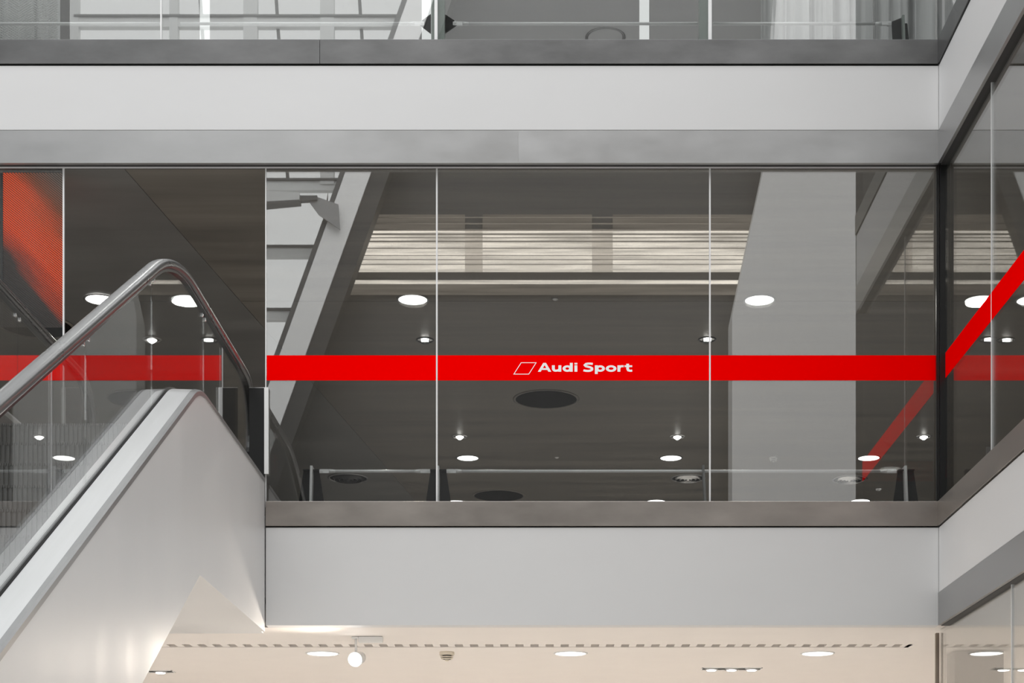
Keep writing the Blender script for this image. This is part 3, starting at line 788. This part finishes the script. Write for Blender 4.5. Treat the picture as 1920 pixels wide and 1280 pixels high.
# fine mesh in front of the left curtain and the red mesh screen below
def wire_sheet(x0, x1, z0, z1, Y, slope, gap, r):
    """parallel slanted wires clipped to a rectangle: slope = dz/dx"""
    m = MB(); w, h = x1 - x0, z1 - z0
    c = -abs(slope) * w
    while c < h:
        pts = []
        for xx in (x0, x1):
            zz = z0 + c + (slope * (xx - x0) if slope > 0 else -slope * (x1 - xx))
            pts.append([xx, zz])
        (xa_, za), (xb_, zb_) = pts
        if za > zb_: (xa_, za), (xb_, zb_) = (xb_, zb_), (xa_, za)
        if zb_ > z0 and za < z1:
            if za < z0: xa_ += (xb_ - xa_) * (z0 - za) / (zb_ - za); za = z0
            if zb_ > z1: xb_ = xa_ + (xb_ - xa_) * (z1 - za) / (zb_ - za); zb_ = z1
            if abs(zb_ - za) > 0.006: m.tube((xa_, Y, za), (xb_, Y, zb_), r, 4)
        c += gap
    return m
YM = YG + 0.30
ms = empty('mesh_screen', (wx(20, YM), YM, Z2 - 0.03), 'fine pale wire mesh hanging before the left curtain upstairs', 'mesh screen')
tag(wire_sheet(wx(-60, YM), wx(108, YM), Z2 - 0.02, Z2 + 0.62, YM, -0.62, 0.021, 0.003).build('slanted_wires', 'white_paint', ms), kind='stuff')
tag(wire_sheet(wx(-60, YM), wx(108, YM), Z2 - 0.02, Z2 + 0.62, YM + 0.01, 0.62, 0.021, 0.003).build('crossing_wires', 'white_paint', ms), kind='stuff')
MB().box(wx(-60, YM), wx(108, YM), YM - 0.01, YM + 0.02, Z2 + 0.62, Z2 + 0.65).build('top_bar', 'white_paint', ms)

YM2 = YG + 0.06
xr0, xr1 = wx(5, YM2), wx(117, YM2)
zr_b = wz(612, YM2)
rs = empty('red_screen', ((xr0 + xr1) / 2, YM2, zr_b), 'orange red mesh screen hanging behind the far left showroom glass', 'screen')
MB().box(xr0, xr1, YM2 + 0.012, YM2 + 0.02, zr_b, ZC1 - 0.02).build('glowing_sheet', 'red_glow', rs)
wm = wire_sheet(xr0, xr1, zr_b, ZC1 - 0.022, YM2 + 0.004, -0.78, 0.0195, 0.0042)
MB().box(xr0 - 0.02, xr0, YM2, YM2 + 0.03, zr_b, ZC1 - 0.02).build('edge_bar', 'frame_dark', rs)
tag(wm.build('slanted_wires', 'frame_dark', rs), kind='stuff')
MB().box(xr0, xr1, YM2 - 0.004, YM2 + 0.022, ZC1 - 0.02, ZC1 - 0.004).build('top_rail', 'chrome', rs)

# ------------------------------------------------------------------ ceiling fittings
def on_ceiling(x, y, zc):
    Y = (zc - CZ) * F / (VY - y)
    return Vector((wx(x, Y), Y, zc))
def make_downlight(r, lens, name='ceiling_downlight', rim='metal'):
    e = empty(name, (0, 0, 0))
    MB().lathe((0, 0, 0), [(r * 1.10, 0.0), (r * 1.10, -0.006), (r * 1.02, -0.011), (r * 0.965, -0.008), (r * 0.965, 0.0)], 48, False).build('rim', rim, e, (0, 0, 0))
    MB().lathe((0, 0, 0), [(r * 0.965, 0.0), (r * 0.965, -0.004), (r * 0.7, -0.007), (0.0, -0.008)], 48, False).build('lens', lens, e, (0, 0, 0))
    return e
def make_spot(r):
    e = empty('ceiling_spotlight', (0, 0, 0))
    MB().lathe((0, 0, 0), [(r * 1.25, 0.0), (r * 1.25, -0.005), (r * 1.0, -0.012), (r * 0.95, 0.0)], 36, False).build('rim', 'chrome', e, (0, 0, 0))
    MB().lathe((0, 0, 0), [(r * 0.95, -0.001), (r * 0.85, -0.006), (0.0, -0.006)], 36, False).build('dark_baffle', 'black', e, (0, 0, 0))
    m = MB()
    m.lathe((0, 0, 0), [(r * 0.62, -0.007), (r * 0.62, -0.012), (r * 0.35, -0.032), (r * 0.15, -0.044), (0.0, -0.047)], 28, False)
    m.build('bulb', 'lamp_spot', e, (0, 0, 0))
    return e
def make_gimbal(r):
    e = empty('gimbal_spotlight', (0, 0, 0))
    MB().lathe((0, 0, 0), [(r * 1.2, 0.0), (r * 1.2, -0.005), (r * 1.0, -0.010), (r * 0.95, 0.0)], 36, False).build('rim', 'black', e, (0, 0, 0))
    MB().lathe((0, 0, 0), [(r * 0.95, -0.001), (0.0, -0.002)], 36, False).build('reflector', 'chrome', e, (0, 0, 0))
    MB().lathe((0, r * 0.25, 0), [(r * 0.6, -0.003), (r * 0.58, -0.022), (r * 0.5, -0.03), (0.0, -0.03)], 28, False).build('head', 'black', e)
    MB().lathe((0, -r * 0.28, 0), [(r * 0.50, -0.003), (r * 0.48, -0.024), (0.0, -0.03)], 28, False).build('lens', 'lamp_spot', e)
    return e
def make_vent(r):
    e = empty('round_vent', (0, 0, 0))
    MB().lathe((0, 0, 0), [(r * 1.09, 0.0), (r * 1.09, -0.006), (r * 1.05, -0.010), (r * 1.0, -0.008), (r * 1.0, 0.0)], 64, False).build('rim', 'ceil_dark', e, (0, 0, 0))
    MB().lathe((0, 0, 0), [(r * 1.0, -0.001), (r * 0.98, -0.004), (0.0, -0.005)], 64, False).build('grille', 'vent_dark', e, (0, 0, 0))
    return e
def make_diffuser(r, bright):
    e = empty('round_air_diffuser', (0, 0, 0))
    MB().lathe((0, 0, 0), [(r * 1.05, 0.0), (r * 1.05, -0.006), (r * 0.95, -0.012), (r * 0.93, 0.0)], 56, False).build('rim', 'metal', e, (0, 0, 0))
    MB().lathe((0, 0, 0), [(r * 0.93, -0.001), (0.0, -0.002)], 56, False).build('backing', 'vent_dark', e, (0, 0, 0))
    for a in (0.78, 0.54, 0.30):
        MB().lathe((0, 0, 0), [(r * a, -0.004), (r * (a - 0.06), -0.035), (r * (a - 0.09), -0.033), (r * (a - 0.03), -0.003)], 48, False).build('cone_ring', bright, e, (0, 0, 0))
    MB().lathe((0, 0, 0), [(r * 0.10, -0.003), (r * 0.08, -0.04), (0.0, -0.042)], 24, False).build('centre_cap', bright, e, (0, 0, 0))
    return e
protos = {}
def place(key, maker, pos, label, cat, group):
    if key not in protos:
        o = protos[key] = maker()
    else:
        o = copy_tree(protos[key])
    o.location = pos
    tag(o, label, cat, group)
    return o

G = 'round downlights in the dark showroom ceiling'
for x, y, lab in (
    (188, 561, 'round lit downlight left of the handrail peak'),
    (774, 561, 'large round lit downlight left of the first glass joint'),
    (1424, 562, 'large round lit downlight right of the second glass joint'),
    (1934, 562, 'round lit downlight behind the right side glass at the frame edge')):
    place('big', lambda: make_downlight(0.152, 'lamp_white'), on_ceiling(x, y, ZC1), lab, 'downlight', G)
for x, y, lab in (
    (877, 858, 'round lit downlight below the left spotlight, right of the first glass joint'),
    (1258, 858, 'round lit downlight below the right spotlight, left of the second glass joint'),
    (1629, 858, 'round lit downlight left of the corner bracket'),
    (855, 941, 'round lit downlight half hidden by the sill at the first glass joint'),
    (1230, 940, 'round lit downlight half hidden by the sill left of the second glass joint'),
    (1613, 939, 'round lit downlight half hidden by the sill left of the corner bracket')):
    place('big', lambda: make_downlight(0.152, 'lamp_white'), on_ceiling(x, y, ZC1), lab, 'downlight', G)
# the showroom's lamps shine on its floor; unseen ones are added to brighten it
def lamp_beam(o, power, col=(1.0, 0.945, 0.89), d=-0.03, spread=2.6):
    area_light('downlight_beam', o.location + Vector((0, 0, d)), (0.28, 0.28), power, col, parent=o, spread=spread)
L1L = [o for o in COL.objects if o.name.startswith('ceiling_downlight')]
for o in L1L: lamp_beam(o, 38, (1.0, 0.95, 0.88))
for i, (X, Y) in enumerate([(-8, 16), (-8, 21), (-2.5, 27.5), (2.5, 27.5), (8, 16), (8, 21)]):
    o = copy_tree(protos['big']); o.location = (X, Y, ZC1)
    tag(o, 'unseen round downlight added to brighten the showroom', 'downlight', G)
    for ch in o.children:
        if ch.type == 'LIGHT': ch.data = ch.data.copy()
for x, y, lab in (
    (285, 636, 'small lit spotlight under the handrail peak'),
    (862, 818, 'small glowing spotlight right of the first glass joint'),
    (1270, 818, 'small glowing spotlight left of the second glass joint'),
    (1732, 818, 'small glowing spotlight beside the black corner post')):
    place('spot', lambda: make_spot(0.085), on_ceiling(x, y, ZC1), lab, 'spotlight', 'small spotlights in the dark showroom ceiling')
for x, y, lab in (
    (797, 637, 'black ringed gimbal spotlight just left of the first glass joint'),
    (1326, 636, 'black ringed gimbal spotlight on the second glass joint'),
    (1886, 637, 'gimbal spotlight behind the right side glass')):
    place('gimbal', lambda: make_gimbal(0.085), on_ceiling(x, y, ZC1), lab, 'spotlight', 'gimbal spotlights in the dark showroom ceiling')
for x, y, r, lab in (
    (67, 611, 0.38, 'large black round vent beside the left handrail'),
    (1024, 748, 0.385, 'large black round vent below the lettering'),
    (935, 929, 0.385, 'black round vent just above the sill right of the first glass joint')):
    o = place('vent', lambda: make_vent(0.38), on_ceiling(x, y, ZC1), lab, 'vent', 'black round vents in the dark showroom ceiling')
o = place('vent_small', lambda: make_diffuser(0.29, 'black'), on_ceiling(653, 896, ZC1), 'dark round air diffuser under the tension rod near the escalator', 'air diffuser', 'round air diffusers in the dark showroom ceiling')
place('vent_small2', lambda: make_diffuser(0.25, 'chrome'), on_ceiling(1290, 896, ZC1), 'shiny ringed air diffuser left of the second glass joint', 'air diffuser', 'round air diffusers in the dark showroom ceiling')
place('vent_small2', None, on_ceiling(1593, 898, ZC1), 'shiny ringed air diffuser left of the corner bracket', 'air diffuser', 'round air diffusers in the dark showroom ceiling')
# detectors
def make_detector(r, col):
    e = empty('smoke_detector', (0, 0, 0))
    MB().lathe((0, 0, 0), [(r, 0.0), (r, -r * 0.35), (r * 0.9, -r * 0.45), (0, -r * 0.45)], 28, False).build('base', col, e, (0, 0, 0))
    for q in (0.62, 0.85):
        MB().lathe((0, 0, 0), [(r * 0.95 * (1.25 - q * 0.5), -r * q), (r * 0.95 * (1.2 - q * 0.5), -r * (q + 0.12)), (r * 0.3, -r * (q + 0.12)), (r * 0.3, -r * q)], 28, False).build('collar', col, e, (0, 0, 0))
    MB().lathe((0, 0, 0), [(r * 0.3, -r * 0.45), (r * 0.3, -r * 1.15), (0, -r * 1.25)], 20, False).build('sensor_tip', col, e, (0, 0, 0))
    MB().lathe((0, 0, 0), [(r * 0.6, -r * 0.452), (r * 0.55, -r * 0.98), (0, -r * 0.98)], 24, False).build('dark_chamber', 'black', e, (0, 0, 0))
    return e
place('det1', lambda: make_detector(0.055, 'white_paint'), on_ceiling(1450, 857, ZC1), 'small domed detector on the ceiling left of the corner downlight', 'smoke detector', None)
for x, y, lab in ((1041, 560, 'tiny pale sensor on the dark ceiling above the lettering'), (1044, 857, 'tiny pale sensor on the dark ceiling below the large vent')):
    p = on_ceiling(x, y, ZC1)
    e = empty('ceiling_sensor', p, lab, 'sensor', 'tiny sensors in the dark showroom ceiling')
    MB().lathe(p, [(0.028, 0), (0.026, -0.008), (0.012, -0.016), (0, -0.018)], 20, False).build('body', 'white_paint', e)
    MB().lathe(p, [(0.036, 0), (0.036, -0.003), (0.028, -0.005)], 20, False).build('rim', 'metal', e)
# unseen lamps added to brighten the upper gallery
for i, (X, Y) in enumerate([(-7, 16.2), (-3.4, 16.2), (-0.4, 16.2), (2.4, 16.2), (6, 16.2), (-7, 21), (-3.4, 21), (-0.4, 21), (2.4, 21), (6, 21)]):
    o = place('up', lambda: make_downlight(0.152, 'lamp_white', 'ceiling_downlight', 'white_paint'), Vector((X, Y, ZC2)), 'unseen round downlight added to brighten the upper gallery', 'downlight', 'added downlights in the pale upper ceiling')
    if i == 0: lamp_beam(o, 26, (1.0, 0.99, 0.97))
# upper gallery vent
p = on_ceiling(1135, 70, ZC2)
e = empty('round_vent', p, 'round vent in the pale ceiling of the upper gallery', 'vent')
MB().lathe(p, [(0.235, 0.0), (0.235, -0.008), (0.215, -0.012), (0.20, 0.0)], 48, False).build('rim', 'metal', e)
MB().lathe(p, [(0.20, -0.001), (0.18, -0.004), (0, -0.005)], 48, False).build('grille', 'ceil_grey', e)

# ------------------------------------------------------------------ ground hall fittings
GD = 'round downlights in the cream ground floor ceiling'
ZG = ZC0 + 0.002
def hall_light(pos, power, label, grp):
    o = place('ground', lambda: make_downlight(0.145, 'lamp_warm', 'ceiling_downlight', 'white_paint'), pos, label, 'downlight', grp)
    return o
hall = []
for x, lab in ((605, 'round lit downlight in the cream ceiling below the escalator landing'), (1070, 'middle round lit downlight in the cream ceiling'), (1533, 'round lit downlight in the cream ceiling near the right wall')):
    hall.append(hall_light(on_ceiling(x, 1224, ZG), 0, lab, GD))
for o in hall: lamp_beam(o, 33)
# more lamps, unseen, added to brighten the hall
for i, (X, Y) in enumerate([(-6.5, 15.5), (5.5, 15.5), (-4.5, 19.5), (0, 19.5), (4.5, 19.5), (-4.5, 24), (0, 24), (4.5, 24)]):
    o = hall_light(Vector((X, Y, ZG)), 0, 'unseen round downlight added to brighten the ground hall', GD)
    lamp_beam(o, 38)

# slot diffuser with small blades
sd = empty('slot_diffuser', ((XS0 + XS1) / 2, (YS2 + YS3) / 2, ZC0), 'long slot air diffuser with dashed blades in the cream ceiling', 'air diffuser')
MB().box(XS0, XS1, YS2, YS3, ZC0 + 0.06, ZC0 + 0.07).build('slot_back', 'vent_slot', sd)
bl = MB().box(-0.032, 0.032, YS2 + 0.01, YS3 - 0.01, -0.006, 0.006).mesh('blade', 'ceil_warm')
per = 28.55 * YS2 / F
xx = XS0 + per * 0.5
while xx < XS1 - 0.03:
    o = bpy.data.objects.new('blade', bl); COL.objects.link(o); o.parent = sd
    o.location = Vector((xx, 0, ZC0 + 0.014)) - Vector((sd.location.x, 0, sd.location.z)) - Vector((0, sd.location.y, 0))
    xx += per
MB().box(XS0, XS1, YS2, YS2 + 0.008, ZC0 + 0.003, ZC0 + 0.06).box(XS0, XS1, YS3 - 0.008, YS3, ZC0 + 0.003, ZC0 + 0.06).build('slot_lip', 'ceil_warm', sd)

# track spotlight
p = on_ceiling(690, 1195, ZC0)
ts = empty('track_spotlight', p, 'white track spotlight glowing under the cream soffit', 'spotlight')
X0, Yt = p.x, p.y - 0.05
MB().box(X0 - 0.075, X0 + 0.135, Yt - 0.03, Yt + 0.03, ZC0 - 0.05, ZC0 + 0.0).build('gear_box', 'white_paint', ts, bevel=0.004)
MB().box(X0 - 0.135, X0 - 0.078, Yt - 0.02, Yt + 0.02, ZC0 - 0.018, ZC0).build('track_adapter', 'white_paint', ts, bevel=0.003)
MB().tube((X0 - 0.10, Yt, ZC0 - 0.018), (X0 - 0.10, Yt, ZC0 - 0.13), 0.010).build('stem', 'white_paint', ts)
hx, hz = X0 - 0.105, ZC0 - 0.20
MB().tube((hx + 0.03, Yt + 0.12, hz + 0.035), (hx, Yt - 0.02, hz), 0.052, 24, 0.066).build('lamp_head', 'white_paint', ts)
MB().tube((hx, Yt - 0.021, hz), (hx - 0.001, Yt - 0.026, hz - 0.001), 0.060, 24, 0.055).build('lens', 'lamp_spot', ts)
d = bpy.data.lights.new('track_beam', 'SPOT'); d.energy = 60; d.color = (1.0, 0.88, 0.76); d.spot_size = math.radians(110); d.spot_blend = 0.8; d.shadow_soft_size = 0.06
so = bpy.data.objects.new('track_beam', d); COL.objects.link(so); so.parent = ts
so.location = Vector((hx - 0.01, Yt - 0.06, hz - 0.01)) - ts.location
so.rotation_euler = Vector((-0.75, -1.0, -0.35)).to_track_quat('-Z', 'Y').to_euler()

# recessed multi-lamp trays
def tray(x0, x1, y, n, label):
    a, b = on_ceiling(x0, y, ZG), on_ceiling(x1, y, ZG)
    Y = a.y; w = 0.085
    e = empty('recessed_spot_tray', ((a.x + b.x) / 2, Y, ZG), label, 'light fitting', 'recessed lamp trays in the cream ceiling')
    m = MB()
    for (p0, p1, q0, q1) in ((a.x, b.x, Y - w, Y - w + 0.012), (a.x, b.x, Y + w - 0.012, Y + w), (a.x, a.x + 0.012, Y - w, Y + w), (b.x - 0.012, b.x, Y - w, Y + w)):
        m.box(p0, p1, q0, q1, ZG - 0.006, ZG)
    m.build('frame', 'white_paint', e)
    MB().box(a.x + 0.012, b.x - 0.012, Y - w + 0.012, Y + w - 0.012, ZG - 0.002, ZG).build('dark_recess', 'black', e)
    for k in range(n):
        cx = a.x + (b.x - a.x) * (k + 0.5) / n
        h = MB().lathe((cx, Y, ZG), [(0.070, -0.002), (0.070, -0.012), (0.055, -0.018), (0.05, -0.004)], 28, False).build('lamp_ring', 'metal', e)
        MB().lathe((cx, Y, ZG), [(0.052, -0.004), (0.045, -0.022), (0, -0.028)], 24, False).build('lamp', 'lamp_spot', h)
tray(1315, 1428, 1253, 3, 'recessed tray of three lit lamps near the right end of the cream ceiling')
tray(276, 326, 1258, 1, 'recessed single lamp tray beside the escalator underside')
place('det0', lambda: make_detector(0.07, 'cream'), on_ceiling(838, 1222, ZG), 'cream slotted smoke detector in the ground floor ceiling', 'smoke detector', None)
# grey partition added to imitate a dark reflection in the ground floor glass
tag(MB().box(wx(1790, 15.2), wx(1882, 15.2), 15.2, 15.5, 0, ZC0 - 0.01).build('block', 'wall_int', bevel=0.003), 'grey partition standing in for a reflection in the right ground floor glass', 'block')

# ------------------------------------------------------------------ the far side of the atrium, seen mirrored in the glass
YO = -10.0
VD = 2 * YG - YO                        # optical distance to that side by way of the glass
def ox(x): return (x - VX) * VD / F
def oz(y): return CZ + (VY - y) * VD / F
ow = struct('wall_opposite', MB().box(-20, 14, YO - 1.4, YO - 1.0, 0, 25), 'wall_dark', 'dark clad wall on the far side of the atrium')
# big daylight window in it
sk = empty('daylight_window', (ox(430), YO - 0.4, oz(900)), 'tall grid of daylit panes on the far side of the atrium, mirrored in the glass', 'window')
ybars = [1010, 862, 720, 582, 463, 337, 180, 28, -130]
xbars = [132, 320, 465, 610]
beam_l = lambda y: 640 + (310 - y) * 0.36          # left edge of the slanting beam
for yi, (yb_, yt_) in enumerate(zip(ybars, ybars[1:])):
    for x0, x1 in zip(xbars, xbars[1:] + [780]):
        def cut(y): return min(x1, beam_l(y) + 6)
        a, b = cut(yb_), cut(yt_)
        if max(a, b) <= x0 + 4: continue
        a = max(a, x0 + 1); b = max(b, x0 + 1)
        pts = [(ox(x0), oz(yb_)), (ox(a), oz(yb_)), (ox(b), oz(yt_)), (ox(x0), oz(yt_))]
        MB().prism(pts, 'y', YO - 0.5, YO - 0.46).build('pane', 'daylight_pane', sk)
for y in ybars:
    xe = min(790, beam_l(y) + 8)
    MB().box(ox(132), ox(xe), YO - 0.46, YO - 0.30, oz(y + 9), oz(y - 9)).build('cross_bar', 'frame_grey', sk)
    MB().box(ox(132), ox(xe), YO - 0.44, YO - 0.26, oz(y - 9), oz(y - 13)).build('bar_edge', 'frame_dark', sk)
for x in xbars:
    ytop = -130; ybot = min(1010, 310 - (x - 640) / 0.36)
    w = 13 if x in (465, 610) else 8
    MB().box(ox(x - w), ox(x + w), YO - 0.46, YO - 0.28, oz(min(1010, ybot + 30) if x < 600 else 335), oz(ytop)).build('mullion', 'frame_grey', sk)
for x in (388, 532, 690):
    pb, pt_ = (337, -130)
    MB().prism([(ox(x), oz(pb)), (ox(x + 6), oz(pb)), (ox(x - 24), oz(pt_)), (ox(x - 30), oz(pt_))], 'y', YO - 0.455, YO - 0.40).build('thin_bar', 'frame_dark', sk)
# slanting beam with dark flank
sb = empty('slanted_beam', (ox(600), YO, oz(900)), 'broad pale slanting beam edging the mirrored daylight window', 'beam')
def band(o0, o1, y0, y1, yb_, yt_):
    return MB().prism([(ox(beam_l(yb_) + o0), oz(yb_)), (ox(beam_l(yb_) + o1), oz(yb_)), (ox(beam_l(yt_) + o1), oz(yt_)), (ox(beam_l(yt_) + o0), oz(yt_))], 'y', y0, y1)
band(14, 62, YO - 0.3, YO + 0.1, 1100, -150).build('beam_face', 'wall_white', sb)
band(2, 14, YO - 0.4, YO + 0.02, 1100, -150).build('beam_shadow', 'frame_dark', sb)  # dark strip standing in for the shadow along the beam
band(62, 96, YO - 0.4, YO + 0.05, 1100, -150).build('beam_flank', 'wall_dark', sb)
# steel arm and gusset reaching the beam
ga = empty('steel_arm', (ox(560), YO + 0.2, oz(400)), 'grey steel arm with gusset plate reaching the mirrored slanting beam', 'arm')
MB().prism([(ox(420), oz(396)), (ox(420), oz(366)), (ox(566), oz(374)), (ox(566), oz(387))], 'y', YO + 0.1, YO + 0.4).build('arm', 'frame_grey', ga)
MB().prism([(ox(420), oz(404)), (ox(420), oz(396)), (ox(566), oz(387)), (ox(566), oz(390))], 'y', YO + 0.1, YO + 0.4).build('arm_underside', 'frame_dark', ga)
MB().prism([(ox(566), oz(386)), (ox(566), oz(376)), (ox(598), oz(376)), (ox(598), oz(384))], 'y', YO + 0.15, YO + 0.3).build('pin_joint', 'frame_dark', ga)
MB().prism([(ox(583), oz(387)), (ox(597), oz(377)), (ox(637), oz(391)), (ox(640), oz(438)), (ox(600), oz(410))], 'y', YO + 0.2, YO + 0.25).build('gusset_plate', plain('gusset_grey', (0.30, 0.30, 0.30), 0.5), ga)
# warm lit soffit band, its light imitated by emissive panels
lb = empty('lit_louvre_band', (ox(1030), YO - 0.4, oz(510)), 'warm louvre band with painted glow on the far side, mirrored across the showroom glass', 'light band')
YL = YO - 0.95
for a, b, yb_, yt_, mt in ((640, 868, 481, 402, 'warm_glow'), (868, 902, 481, 402, 'warm_glow_shaded'), (902, 1112, 481, 402, 'warm_glow'), (1112, 1152, 481, 402, 'warm_glow_shaded'), (1152, 1428, 481, 402, 'warm_glow'),
                           (640, 868, 402, 372, 'warm_glow_fade'), (902, 1112, 402, 372, 'warm_glow_fade'), (1152, 1428, 402, 372, 'warm_glow_fade'),
                           (640, 1428, 504, 498, 'warm_glow'), (640, 1428, 525, 506, 'warm_glow_fade')):
    MB().box(ox(a), ox(b), YL, YL + 0.05, oz(yb_), oz(yt_)).build('glow_panel', mt, lb)
for y, t in ((378, 2), (390, 2.4), (402, 3), (410, 3), (417, 1.6), (424, 2.6), (437, 1.8), (451, 1.2), (459, 1.4), (468, 1.0)):
    MB().box(ox(640), ox(1428), YL + 0.052, YL + 0.062, oz(y + t / 2), oz(y - t / 2)).build('louvre', 'louvre_tan', lb)
# broad white pier
pr_ = MB().prism([(ox(1370), 0), (ox(1600), 0), (ox(1600), 24.5), (ox(1470), 24.5), (ox(1432), oz(310)), (ox(1370), oz(600))], 'y', YO - 0.5, YO + 0.3)
tag(pr_.build('white_pier', 'pier_paint'), 'broad white pier with a slanted flank mirrored left of the corner', 'pier')
